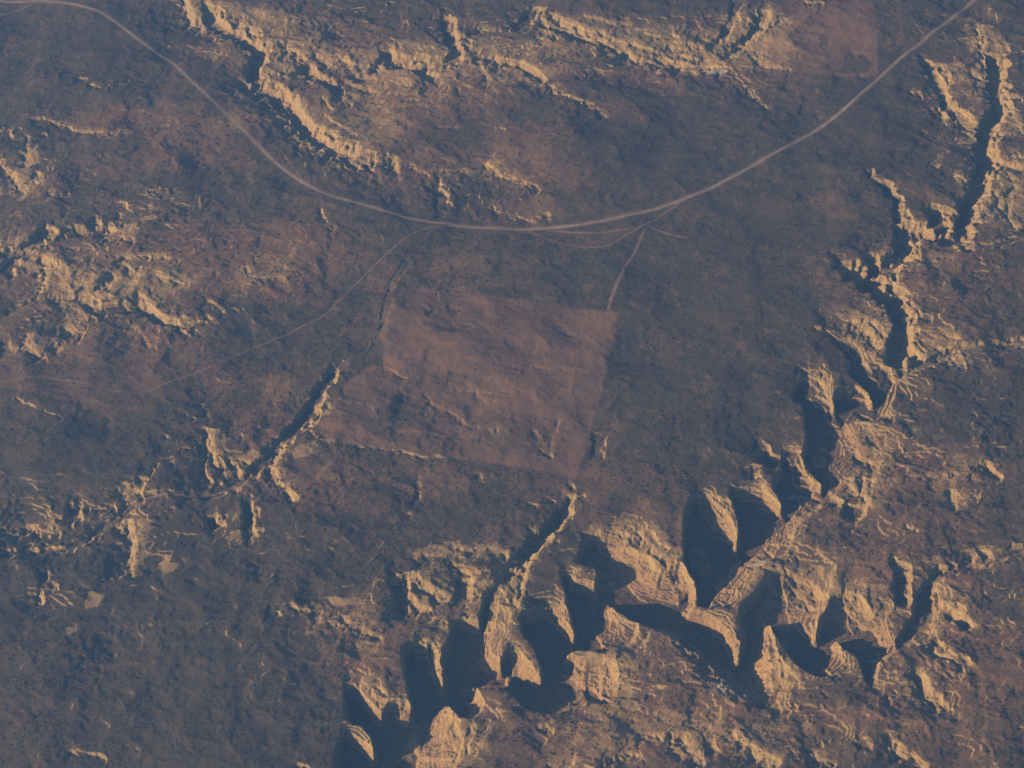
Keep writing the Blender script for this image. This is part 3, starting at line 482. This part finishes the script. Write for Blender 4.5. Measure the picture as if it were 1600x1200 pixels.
want = np.where(m_ > 0, want, want)
dep = np.clip(want, 20, 170)
qd = dep[sel]
dF = floor_at(dep)
wmin = 24.0
tt = dR / np.maximum(dR + dF, wmin)
n1 = fbm(X, Y, 70, 3, 71)[js, is_][sel]; n2 = fbm(X, Y, 22, 2, 73)[js, is_][sel]
# banks with their back to the sun are sheer, except one long south slope
shade = sstep(-0.15, 0.45, (rx_ * SUN_XY[0] + ry_ * SUN_XY[1]) / (dR + 1e-3))
ex, ey = unproj(1105, 1035); shade = shade * sstep(0.9, 1.4, np.hypot((qx - ex) / 330, (qy - ey) / 300))
tt = tt + (np.clip(dR / 24, 0, 1) - tt) * shade * sstep(0.0, 0.2, tt)
Wd = dR + np.where(dF > 1e8, 0, dF)
flute = fbm(arc, qd * 0, 46, 3, 301, 0.6) + 0.2 * fbm(qx, qy, 46, 2, 305, 0.5, True)
gap = 1 - sstep(0.9, 1.4, np.hypot((qx - ex) / 330, (qy - ey) / 300))
tt = tt - gap * np.clip(0.30 * fbm(qx, qy, 90, 3, 361, .6, True) + 0.06, -.1, .4) * 4 * tt * (1 - tt)
tt = np.clip(tt + (0.05 * n1 + 0.13 * flute * (1 - shade)) * 4 * tt * (1 - tt), 0, 1)
drop = qd * (0.72 * tt ** 0.8 + 0.28 * sstep(0.0, 1.0, tt))
Hc = H[js, is_]
Hc[sel] = Hc[sel] * (1 - 0.75 * tt) - drop
H[js, is_] = Hc
CAN = np.zeros(X.shape, np.float32); c_ = CAN[js, is_]; c_[sel] = sstep(0, 0.1, tt); CAN[js, is_] = c_
WALL = np.zeros(X.shape, np.float32); c_ = WALL[js, is_]; c_[sel] = np.clip(4 * tt * (1 - tt), 0, 1) ** 0.5; WALL[js, is_] = c_
FINE = np.ones(X.shape, np.float32); c_ = FINE[js, is_]; c_[sel] = sstep(60, 190, Wd); FINE[js, is_] = c_
# outside the rim on the sunlit banks the plateau steps down towards it
js, is_ = window(rim, 420)
ax_, ay_ = WX[js, is_], WY[js, is_]
out_ = (CAN[js, is_] <= 0) & DENSE[js, is_]
so = np.nonzero(out_)
d_, vx_, vy_, arc_ = seg_dist(ax_[so], ay_[so], rim, True, 'vec')
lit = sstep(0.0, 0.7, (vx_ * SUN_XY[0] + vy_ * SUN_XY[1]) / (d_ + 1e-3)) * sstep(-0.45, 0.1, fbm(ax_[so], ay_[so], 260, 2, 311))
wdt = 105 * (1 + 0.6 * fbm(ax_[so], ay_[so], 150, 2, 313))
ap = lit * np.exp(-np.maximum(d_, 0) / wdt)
litin = sstep(0.0, 0.7, -(rx_ * SUN_XY[0] + ry_ * SUN_XY[1]) / (dR + 1e-3)) * sstep(-0.45, 0.1, fbm(WX[js0, is0][sel], WY[js0, is0][sel], 260, 2, 311))
AP = np.zeros(X.shape, np.float32)
c_ = AP[js, is_]; c_[so] = ap; AP[js, is_] = c_
c_ = AP[js0, is0]; c_[sel] = litin; AP[js0, is0] = c_
AP = blur(blur(AP, 4), 4)
c_ = H[js0, is0]; c_[sel] += 26 * AP[js0, is0][sel] * tt; H[js0, is0] = c_
H -= 26 * AP
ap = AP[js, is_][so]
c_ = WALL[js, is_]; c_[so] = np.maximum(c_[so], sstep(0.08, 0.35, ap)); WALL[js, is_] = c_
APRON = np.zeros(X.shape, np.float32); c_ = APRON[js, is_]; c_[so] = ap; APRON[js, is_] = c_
# knob standing in the northern arm, low spur below the long headland
for (u, v, ru, rv, hh) in [(1090,866,20,18,70),(775,1062,40,9,55),(1282,712,9,12,26),(1288,690,6,5,22),(798,1050,6,9,30)]:
    cx, cy = unproj(u, v, -30); r1 = ru * PX; r2 = rv * PX * 1.3
    js2, is2 = window(np.array([[cx, cy]]), 3 * max(r1, r2))
    d = np.sqrt(((WX[js2, is2] - cx) / r1) ** 2 + ((WY[js2, is2] - cy) / r2) ** 2)
    H[js2, is2] += hh * (1 - sstep(0.35, 1.15, d + 0.4 * var1[js2, is2])) * np.clip(CAN[js2, is2], 0, 1)

# beds of rock weather into ledges
z = H + 3 * fbm(X, Y, 900, 2, 83)
per = 8.5
fr = z / per; k = np.floor(fr); fr = fr - k
ter = per * (k + sstep(0.38, 0.92, fr))
per2 = 21.0
f2 = z / per2; k2 = np.floor(f2); f2 = f2 - k2
ter = FINE * ter + (1 - FINE) * per2 * (k2 + sstep(0.42, 0.9, f2))
wt = np.clip(np.maximum(WALL * 1.0, STEEP * 0.7), 0, 1) * 0.9
H = H + wt * (ter - z)
H = H + 1.0 * fbm(X, Y, 20, 2, 99) * np.clip(WALL + STEEP * 0.6, 0, 1)
# the road and the fields were graded
HB = blur(blur(H, 6), 6)
for pts, w0, w1, a in [(MAIN_ROAD, 16, 60, 1.0)] + [(p_, 4, 30, .7) for p_, w_ in TRACKS[:6]]:
    g = P(pts); js, is_ = window(g, 90)
    d = seg_dist(X[js, is_], Y[js, is_], g); k = a * (1 - sstep(w0, w1, d))
    H[js, is_] += k * (HB[js, is_] - H[js, is_])
HB = blur(blur(H, 7), 5)
HB = HB + 2.5 * fbm((X * 0.8 - Y * 0.5) * .5, WY + 0.5 * X, 120, 3, 351, .55, True) + 0.8 * (H - HB)
for poly in FIELD_POLYS:
    g = P(poly); js, is_ = window(g, 60); i_ = inside(X[js, is_], Y[js, is_], g); d = seg_dist(X[js, is_], Y[js, is_], g, True)
    H[js, is_] += np.where(i_, .95 * sstep(0, 40, d), 0) * (HB[js, is_] - H[js, is_])
H = H.astype(np.float32)
# beyond the part that was traced the plateau carries on
def sample(x, y, A=None):
    A = H if A is None else A
    i = np.clip(np.searchsorted(GX, x) - 1, 0, NX - 2); j = np.clip(np.searchsorted(GY, y) - 1, 0, NY - 2)
    fx = (x - GX[i]) / (GX[i + 1] - GX[i]); fy = (y - GY[j]) / (GY[j + 1] - GY[j])
    return (A[j, i] * (1 - fx) + A[j, i + 1] * fx) * (1 - fy) + (A[j + 1, i] * (1 - fx) + A[j + 1, i + 1] * fx) * fy

# ------------------------------------------------------------------ ground cover masks
field = np.zeros(X.shape, np.float32)
for poly, amt in zip(FIELD_POLYS, FIELD_AMT):
    g = P(poly); js, is_ = window(g, 60)
    xx, yy = X[js, is_] + .35 * (WX - X)[js, is_], Y[js, is_] + .35 * (WY - Y)[js, is_]
    d = seg_dist(xx, yy, g, True); i_ = inside(xx, yy, g)
    m = np.where(i_, sstep(-14, 14, d), 1 - sstep(-14, 14, d)) * amt * (0.85 + 0.5 * fbm(X, Y, 500, 3, 331)[js, is_])
    field[js, is_] = np.maximum(field[js, is_], m)
g = P(FIELD_HOLE); js, is_ = window(g, 60); d = seg_dist(WX[js, is_], WY[js, is_], g, True); i_ = inside(WX[js, is_], WY[js, is_], g)
field[js, is_] *= 1 - np.where(i_, sstep(-10, 10, d), 1 - sstep(-10, 10, d)) * 0.85
field *= 1 - np.clip(blob([(590,632,56,30,.55),(680,585,70,14,.5),(800,690,60,26,.55),(640,655,60,14,.5),(720,515,70,8,.5),(760,655,50,12,.4),(150,560,60,26,.3),(860,600,40,14,.35)], WX + 90 * wa, WY + 90 * wb), 0, .9)
verge = np.zeros(X.shape, np.float32)
for pts, w, a in [(MAIN_ROAD, 26, .55)] + [(p, w_ * 1.2, .3) for p, w_ in TRACKS]:
    g = P(pts); js, is_ = window(g, 120)
    d = seg_dist(X[js, is_], Y[js, is_], g) * (1 + 0.5 * var1[js, is_])
    verge[js, is_] = np.maximum(verge[js, is_], a * (1 - sstep(w * 0.4, w * 1.1, d)))
bx1 = X + 2.2 * (WX - X) + 30 * fbm(X, Y, 60, 3, 201); by1 = Y + 2.2 * (WY - Y) + 30 * fbm(X, Y, 60, 3, 203)
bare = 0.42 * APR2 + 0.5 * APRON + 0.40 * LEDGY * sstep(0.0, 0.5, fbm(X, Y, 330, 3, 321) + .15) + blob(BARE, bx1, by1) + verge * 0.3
red = blob(REDDISH, WX + 60 * wa, WY + 60 * wb) + verge * 1.0
pale = blob(PALE, WX, WY)
dense = blob([(150,1010,300,190,1.2),(400,1110,200,100,.8),(1150,500,150,200,.6),(1000,200,180,80,.6),(150,60,160,60,.4),(200,700,160,50,.8),(600,850,140,60,.6),(380,850,120,90,.7),(1350,150,110,80,.6),(920,440,120,40,.4),(700,790,140,40,.5),(470,560,90,70,.5),(1480,620,120,60,.5),(1530,30,90,60,.4)], bx1, by1)
for pts, w in STREAMS:
    g = P(pts); js, is_ = window(g, 60)
    d = seg_dist(X[js, is_] + .5 * (WX - X)[js, is_], Y[js, is_] + .5 * (WY - Y)[js, is_], g)
    pale[js, is_] = np.maximum(pale[js, is_], .35 * (1 - sstep(w * .5, w * 1.8, d * (1 + .8 * var2[js, is_]))))

# ------------------------------------------------------------------ materials
def terrain_material():
    m = bpy.data.materials.new("scrub_and_rock"); m.use_nodes = True
    nt = m.node_tree; N = nt.nodes; L = nt.links
    bsdf = N["Principled BSDF"]; bsdf.inputs["Roughness"].default_value = 0.95
    bsdf.inputs["Specular IOR Level"].default_value = 0.1
    geo = N.new("ShaderNodeNewGeometry")
    def math_(op, a, b=None, c=None, clamp=False):
        n = N.new("ShaderNodeMath"); n.operation = op; n.use_clamp = clamp
        for i, v in enumerate((a, b, c)):
            if v is None: continue
            if isinstance(v, (int, float)): n.inputs[i].default_value = v
            else: L.new(v, n.inputs[i])
        return n.outputs[0]
    def ramp(v, lo, hi):
        n = N.new("ShaderNodeMapRange"); n.interpolation_type = 'SMOOTHSTEP'
        n.inputs[1].default_value = lo; n.inputs[2].default_value = hi
        L.new(v, n.inputs[0]); return n.outputs[0]
    def noise(scale, detail, rough=0.6, dist=0.0, sx=1, sy=1, sz=1):
        mp = N.new("ShaderNodeVectorMath"); mp.operation = 'MULTIPLY'
        L.new(geo.outputs["Position"], mp.inputs[0]); mp.inputs[1].default_value = (sx / scale, sy / scale, sz / scale)
        n = N.new("ShaderNodeTexNoise"); L.new(mp.outputs[0], n.inputs["Vector"])
        n.inputs["Scale"].default_value = 1.0; n.inputs["Detail"].default_value = detail
        n.inputs["Roughness"].default_value = rough; n.inputs["Distortion"].default_value = dist
        return n.outputs["Fac"]
    def attr(name):
        n = N.new("ShaderNodeAttribute"); n.attribute_name = name; return n.outputs["Fac"]
    def mix(f, a, b):
        n = N.new("ShaderNodeMix"); n.data_type = 'RGBA'
        if isinstance(f, (int, float)): n.inputs[0].default_value = f
        else: L.new(f, n.inputs[0])
        for i, v in ((6, a), (7, b)):
            if isinstance(v, tuple): n.inputs[i].default_value = (*v, 1)
            else: L.new(v, n.inputs[i])
        return n.outputs[2]
    sep = N.new("ShaderNodeSeparateXYZ"); L.new(geo.outputs["Position"], sep.inputs[0])
    sepn = N.new("ShaderNodeSeparateXYZ"); L.new(geo.outputs["Normal"], sepn.inputs[0])
    slope = math_('SUBTRACT', 1.0, sepn.outputs[2])
    nbig = noise(420, 5, 0.6, 0.6); nmid = noise(70, 5, 0.65, 0.4); nfine = noise(14, 4, 0.7); ntiny = noise(5.0, 2, 0.6)
    # scrub over soil
    soilred = mix(nmid, (0.155, 0.084, 0.045), (0.30, 0.165, 0.086))
    soilgrey = mix(nmid, (0.100, 0.070, 0.043), (0.200, 0.136, 0.082))
    scr_ = math_("MULTIPLY", attr("dense"), 0.22)
    redf = math_('ADD', attr("reddish"), math_('MULTIPLY_ADD', nbig, 2.3, -1.0), clamp=True)
    soil = mix(redf, soilgrey, soilred)
    scrub = mix(nfine, (0.052, 0.040, 0.025), (0.105, 0.077, 0.048))
    dens = math_('ADD', math_('MULTIPLY', nfine, 0.7), math_('MULTIPLY', nmid, 1.3))
    dens = math_('SUBTRACT', dens, math_('MULTIPLY', redf, 0.25))
    dens = math_('ADD', dens, scr_)
    scrubf = ramp(dens, 0.72, 1.10)
    col = mix(math_('MULTIPLY', scrubf, 0.85), soil, scrub)
    # cleared fields
    fieldc = mix(nmid, (0.172, 0.096, 0.057), (0.268, 0.152, 0.090))
    fieldc = mix(math_('MULTIPLY', ramp(noise(300, 4, .6, .5), .5, .72), .55), fieldc, (0.12, 0.085, 0.066))
    fieldc = mix(math_('MULTIPLY', ramp(nfine, .6, .75), .4), fieldc, (0.06, 0.045, 0.035))
    col = mix(math_('MULTIPLY', attr("cleared"), 0.85, clamp=True), col, fieldc)
    # bare stony ground
    barec = mix(nfine, (0.27, 0.160, 0.076), (0.55, 0.355, 0.150))
    bf = ramp(math_('ADD', attr("bare"), math_('ADD', math_('MULTIPLY', math_('SUBTRACT', nmid, .5), 1.6), math_('MULTIPLY', math_('SUBTRACT', nfine, .5), 1.3))), .42, .80)
    col = mix(math_('MULTIPLY', bf, 0.8), col, barec)
    spk = math_('MULTIPLY', ramp(ntiny, .60, .72), ramp(math_('ADD', nmid, math_('MULTIPLY', attr('bare'), .5)), .45, .8))
    col = mix(math_('MULTIPLY', spk, .30), col, (0.36, 0.26, 0.17))
    # rock: beds of sandstone showing where it is steep
    zz = math_('ADD', sep.outputs[2], math_('MULTIPLY', nmid, 7.0))
    wv = N.new("ShaderNodeTexNoise"); wv.noise_dimensions = '1D'; L.new(math_('MULTIPLY', zz, 0.16), wv.inputs["W"]); wv.inputs["Scale"].default_value = 1.0; wv.inputs["Detail"].default_value = 3
    beds = ramp(wv.outputs["Fac"], .35, .65)
    rock = mix(beds, (0.36, 0.205, 0.075), (0.66, 0.45, 0.155))
    wv2 = N.new("ShaderNodeTexNoise"); wv2.noise_dimensions = '1D'; L.new(math_('MULTIPLY', zz, 0.42), wv2.inputs["W"]); wv2.inputs["Scale"].default_value = 1.0; wv2.inputs["Detail"].default_value = 2
    rock = mix(math_('MULTIPLY', ramp(wv2.outputs["Fac"], .52, .66), .75), rock, (0.13, 0.085, 0.05))
    rock = mix(math_('MULTIPLY', ramp(noise(210, 3, .6, .4), .42, .62), .5), rock, mix(beds, (0.28, 0.175, 0.095), (0.50, 0.36, 0.20)))
    deep = ramp(sep.outputs[2], -18.0, -75.0)
    rock = mix(math_('MULTIPLY', deep, .7), rock, mix(beds, (0.42, 0.205, 0.085), (0.58, 0.34, 0.145)))
    rock = mix(math_('MULTIPLY', ramp(wv2.outputs['Fac'], .54, .66), .55), rock, (0.15, 0.085, 0.05))
    rock = mix(math_('MULTIPLY', ramp(nfine, .35, .7), .35), rock, (0.16, 0.11, 0.07))
    st = math_('ADD', slope, math_('ADD', math_('MULTIPLY', math_('SUBTRACT', nfine, .5), .06), math_("MULTIPLY", attr("steep"), .012)))
    st = math_('ADD', st, math_('MULTIPLY', math_('SUBTRACT', nmid, .5), .05))
    rockf = ramp(st, .06, .16)
    rockf = math_('MAXIMUM', rockf, math_('MULTIPLY', ramp(sep.outputs[2], -70.0, -95.0), .2))
    rockf = math_('MULTIPLY', rockf, math_('SUBTRACT', 1.0, math_('MULTIPLY', attr('cleared'), .65)), clamp=True)
    rockf = math_('MULTIPLY', rockf, math_('MULTIPLY_ADD', ramp(nfine, .40, .62), -.45, 1.0))
    col = mix(rockf, col, rock)
    # pale gravel of dry stream beds
    pf = ramp(math_('ADD', attr("pale"), math_('ADD', math_('MULTIPLY', math_('SUBTRACT', nfine, .5), 1.2), math_('MULTIPLY', math_('SUBTRACT', ntiny, .5), .7))), .3, .7)
    col = mix(math_('MULTIPLY', pf, .75), col, (0.36, 0.34, 0.31))
    L.new(col, bsdf.inputs["Base Color"])
    bmp = N.new("ShaderNodeBump"); bmp.inputs["Strength"].default_value = 0.38; bmp.inputs["Distance"].default_value = 1.0
    hgt = math_('ADD', math_('MULTIPLY', nfine, 5.0), math_('MULTIPLY', ntiny, 1.6))
    L.new(hgt, bmp.inputs["Height"]); L.new(bmp.outputs[0], bsdf.inputs["Normal"])
    return m
MAT = terrain_material()

def simple(name, c0, c1, scale, rough=0.95):
    m = bpy.data.materials.new(name); m.use_nodes = True; nt = m.node_tree
    b = nt.nodes["Principled BSDF"]; b.inputs["Roughness"].default_value = rough; b.inputs["Specular IOR Level"].default_value = 0.1
    g = nt.nodes.new("ShaderNodeNewGeometry"); s = nt.nodes.new("ShaderNodeVectorMath"); s.operation = 'SCALE'; s.inputs[3].default_value = 1 / scale
    n = nt.nodes.new("ShaderNodeTexNoise"); n.inputs["Scale"].default_value = 1; n.inputs["Detail"].default_value = 5; n.inputs["Roughness"].default_value = .65
    r = nt.nodes.new("ShaderNodeMapRange"); r.inputs[1].default_value = .3; r.inputs[2].default_value = .7
    x = nt.nodes.new("ShaderNodeMix"); x.data_type = 'RGBA'; x.inputs[6].default_value = (*c0, 1); x.inputs[7].default_value = (*c1, 1)
    L = nt.links; L.new(g.outputs["Position"], s.inputs[0]); L.new(s.outputs[0], n.inputs["Vector"]); L.new(n.outputs["Fac"], r.inputs[0]); L.new(r.outputs[0], x.inputs[0]); L.new(x.outputs[2], b.inputs["Base Color"])
    return m
M_ROAD = simple("graded_gravel", (0.22, 0.152, 0.11), (0.36, 0.26, 0.185), 60)
M_TRACK = simple("red_dirt", (0.17, 0.105, 0.075), (0.30, 0.185, 0.13), 60)
M_BED = simple("dry_bed_gravel", (0.13, 0.10, 0.08), (0.27, 0.235, 0.20), 18)
M_BUSH = simple("scrub_leaves", (0.022, 0.024, 0.016), (0.055, 0.050, 0.034), 30)

# ------------------------------------------------------------------ mesh building
def make_mesh(name, co, faces, mat, attrs=None, quads=True, smooth=True):
    me = bpy.data.meshes.new(name)
    n = faces.shape[1]
    me.vertices.add(len(co)); me.vertices.foreach_set("co", co.astype(np.float32).ravel())
    me.loops.add(faces.size); me.loops.foreach_set("vertex_index", faces.astype(np.int32).ravel())
    me.polygons.add(len(faces)); me.polygons.foreach_set("loop_start", (np.arange(len(faces)) * n).astype(np.int32))
    me.polygons.foreach_set("loop_total", np.full(len(faces), n, np.int32))
    me.polygons.foreach_set("use_smooth", np.full(len(faces), smooth, bool))
    if attrs:
        for k_, v_ in attrs.items():
            a = me.attributes.new(k_, 'FLOAT', 'POINT'); a.data.foreach_set("value", v_.astype(np.float32))
    me.materials.append(mat); me.update(calc_edges=True)
    o = bpy.data.objects.new(name, me); scene.collection.objects.link(o)
    return o
def describe(o, label, cat, kind='structure', group=None):
    o["label"] = label; o["category"] = cat; o["kind"] = kind
    if group: o["group"] = group

idx = np.arange(NX * NY, dtype=np.int64).reshape(NY, NX)
quad = np.stack([idx[:-1, :-1], idx[:-1, 1:], idx[1:, 1:], idx[1:, :-1]], -1).reshape(-1, 4)
cx = (X[:-1, :-1] + X[1:, 1:]).ravel() / 2; cy = (Y[:-1, :-1] + Y[1:, 1:]).ravel() / 2
co_all = np.stack([X.ravel(), Y.ravel(), H.ravel()], 1)
at_all = {"cleared": field.ravel(), "bare": bare.ravel(), "reddish": red.ravel(), "pale": pale.ravel(), "dense": dense.ravel(), "steep": np.clip(STEEP + WALL, 0, 1).ravel()}
owner = np.zeros(len(quad), np.int8)
canq = CAN[:-1, :-1].ravel() > 0.02
owner[canq] = 1
for k_, poly in enumerate(FIELD_POLYS):
    g = P(poly); near = (cx > g[:, 0].min()) & (cx < g[:, 0].max()) & (cy > g[:, 1].min()) & (cy < g[:, 1].max()) & (owner == 0)
    ii = np.nonzero(near)[0]; ii = ii[inside(cx[ii], cy[ii], g)]; owner[ii] = 2 + k_
NAMES = [("ground", "wide dry plateau of dark scrub, red soil and low rock ledges", "ground"),
         ("canyon", "deep winding canyon with stepped tan sandstone walls and a floor in blue shadow", "canyon"),
         ("field", "large square cleared red field in the middle of the plateau, below the curving road", "field"),
         ("field", "red cleared field at the top right, its corner touching the curving road", "field"),
         ("field", "dull brown cleared field at the left edge, crossed by a thin track", "field")]
for k_, (nm, lab, cat) in enumerate(NAMES):
    q = quad[owner == k_]
    if not len(q): continue
    used, inv = np.unique(q, return_inverse=True)
    o = make_mesh(nm, co_all[used], inv.reshape(-1, 4), MAT, {a: v[used] for a, v in at_all.items()})
    describe(o, lab, cat)

# ------------------------------------------------------------------ roads, tracks and dry stream beds laid over the ground
def smooth_line(g, step=6.0):
    n = len(g); out = []
    p = np.vstack([2 * g[0] - g[1], g, 2 * g[-1] - g[-2]])
    for i in range(1, n):
        a, b, c, d = p[i - 1], p[i], p[i + 1], p[i + 2]
        m = max(2, int(np.linalg.norm(c - b) / step))
        t = np.linspace(0, 1, m, endpoint=False)[:, None]
        out.append(0.5 * ((2 * b) + (-a + c) * t + (2 * a - 5 * b + 4 * c - d) * t ** 2 + (-a + 3 * b - 3 * c + d) * t ** 3))
    return np.vstack(out + [g[-1:]])
def ribbon(name, pts, width, mat, label, cat, wob=0.15, lift=0.5, seed=1, group=None, ragged=0.0):
    c = smooth_line(P(pts))
    c = c + np.stack([gnoise(c[:, 0] / 90, c[:, 1] / 90, seed), gnoise(c[:, 0] / 90, c[:, 1] / 90, seed + 3)], 1) * ragged
    t = np.gradient(c, axis=0); t /= np.linalg.norm(t, axis=1)[:, None] + 1e-9
    nrm = np.stack([-t[:, 1], t[:, 0]], 1)
    m = 7; s = np.linspace(-.5, .5, m)
    wl = width * (1 + wob * 2 * fbm(c[:, 0] + 311, c[:, 1], 110, 3, seed)); wr = width * (1 + wob * 2 * fbm(c[:, 0] - 97, c[:, 1], 110, 3, seed + 1))
    e = min(len(c) // 6, 12); fade = np.ones(len(c)); fade[:e] = np.linspace(.3, 1, e); fade[-e:] = np.linspace(1, .3, e)
    off = np.where(s[None] < 0, s[None] * wl[:, None], s[None] * wr[:, None]) * fade[:, None]
    x = c[:, :1] + nrm[:, :1] * off; y = c[:, 1:] + nrm[:, 1:] * off
    zz_ = sample(x, y) + lift
    crown = (1 - (2 * s) ** 2) * 0.3
    co = np.stack([x, y, zz_ + crown[None]], -1).reshape(-1, 3)
    k = np.arange(len(c) * m).reshape(len(c), m)
    q = np.stack([k[:-1, :-1], k[:-1, 1:], k[1:, 1:], k[1:, :-1]], -1).reshape(-1, 4)
    o = make_mesh(name, co, q, mat)
    describe(o, label, cat, 'structure', group)
    return o
ribbon("road", MAIN_ROAD, 22, M_ROAD, "long pale gravel road sweeping in one wide curve across the plateau", "road", .16, .7, 3, ragged=2)
TL = ["faint dirt track leaving the road at the top left corner", "upper of two thin tracks running just below the bend of the road", "lower of two thin tracks looping below the bend of the road",
 "broad pale dirt track running down from the road to the corner of the square field", "short faint track running right from the track junction below the road", "long thin track crossing the left field and rising to the road",
 "thin red track winding through the rocky ground at the lower left", "short red spur bending down from the lower left track", "short red loop beside the lower left track", "faint track beside the road's left limb"]
for i, ((pts, w), lab) in enumerate(zip(TRACKS, TL)):
    ribbon("dirt_track", pts, w * (1.25 if w > 8 else 1.1), M_TRACK, lab, "track", .3, .6, 20 + i, ragged=6)
SL = ["pale dry streambed entering the canyon from the right edge", "short pale branch of streambed at the right edge", "pale dry streambed below the rock knots at the right", "short whitish streambed among pale ledges at the upper right", "narrow dry streambed running from the right edge to the lower canyon arm",
 "thin sandy streambed along the left side of the square field", "narrow dry streambed winding along the lower left edge", "thin pale streambed under the ledges at the left edge", "short pale streambed where two gorges meet at the upper right"]
for i, ((pts, w), lab) in enumerate(zip(STREAMS, SL)):
    ribbon("streambed", pts, w * 0.8, M_BED, lab, "streambed", .45, .5, 60 + i, ragged=12)

# ------------------------------------------------------------------ scrub: uncounted bushes
rng = np.random.default_rng(12)
NB = 300000
bx_ = rng.uniform(-3750, 3750, NB); by_ = rng.uniform(5520, 12200, NB)
gy_, gx_ = np.gradient(H)
gz = np.hypot(gx_ / 4.2, gy_ / 5.0)
sl = sample(bx_, by_, gz); fl = sample(bx_, by_, field); br = sample(bx_, by_, bare)
dn = fbm(bx_, by_, 260, 4, 131) * 1.6 + 0.55
keep = (rng.random(NB) < np.clip(dn, .08, 1) * np.clip(1 - .93 * fl, 0, 1) * np.clip(1 - .6 * br, .15, 1)) & (sl < .55)
road_g = [P(MAIN_ROAD)] + [P(p_) for p_, _ in TRACKS]
bx_, by_ = bx_[keep], by_[keep]
for i, g in enumerate(road_g):
    d = seg_dist(bx_, by_, smooth_line(g, 60)); k_ = d > (16 if i == 0 else 8)
    bx_, by_ = bx_[k_], by_[k_]
n = len(bx_)
size = rng.gamma(3.2, 0.62, n) + 1.0; size = np.clip(size, 1.0, 5.2)
bz_ = sample(bx_, by_)
ang = rng.random(n) * math.tau
base = np.array([(1, 0, .25), (.3, .95, .35), (-.8, .6, .2), (-.8, -.6, .4), (.3, -.95, .25), (0, 0, 1), (0, 0, -.35)])
tris = np.array([(0, 1, 5), (1, 2, 5), (2, 3, 5), (3, 4, 5), (4, 0, 5), (1, 0, 6), (2, 1, 6), (3, 2, 6), (4, 3, 6), (0, 4, 6)])
v = base[None] * rng.uniform(.7, 1.3, (n, 7, 1))
ca, sa = np.cos(ang)[:, None], np.sin(ang)[:, None]
vx = (v[..., 0] * ca - v[..., 1] * sa) * size[:, None] + bx_[:, None]
vy = (v[..., 0] * sa + v[..., 1] * ca) * size[:, None] + by_[:, None]
vz = v[..., 2] * size[:, None] * 0.85 + bz_[:, None]
co = np.stack([vx, vy, vz], -1).reshape(-1, 3)
fa = (tris[None] + (np.arange(n) * 7)[:, None, None]).reshape(-1, 3)
o = make_mesh("scrub", co, fa, M_BUSH, smooth=False)
describe(o, "low dark thorn scrub dotted all over the plateau", "scrub", 'stuff')

# ------------------------------------------------------------------ haze
hx0, hx1, hy0, hy1 = GX[0] - 500, GX[-1] + 500, GY[0] - 500, GY[-1] + 500
hz0, hz1 = float(H.min()) - 1.0, CAM_H + 120
hv = np.array([(x, y, z_) for z_ in (hz0, hz1) for x, y in ((hx0, hy0), (hx1, hy0), (hx1, hy1), (hx0, hy1))])
hf = np.array([(3, 2, 1, 0), (4, 5, 6, 7), (0, 1, 5, 4), (1, 2, 6, 5), (2, 3, 7, 6), (3, 0, 4, 7)])
hm = bpy.data.materials.new("haze"); hm.use_nodes = True
hn = hm.node_tree; hn.nodes.remove(hn.nodes["Principled BSDF"])
pv = hn.nodes.new("ShaderNodeVolumePrincipled")
pv.inputs["Color"].default_value = (*HAZE_COLOR, 1); pv.inputs["Density"].default_value = HAZE_DENSITY; pv.inputs["Anisotropy"].default_value = HAZE_G
hn.links.new(pv.outputs[0], hn.nodes["Material Output"].inputs["Volume"])
o = make_mesh("haze", hv, hf, hm, smooth=False)
describe(o, "thin blue evening haze filling the air over the plateau", "haze", 'stuff')
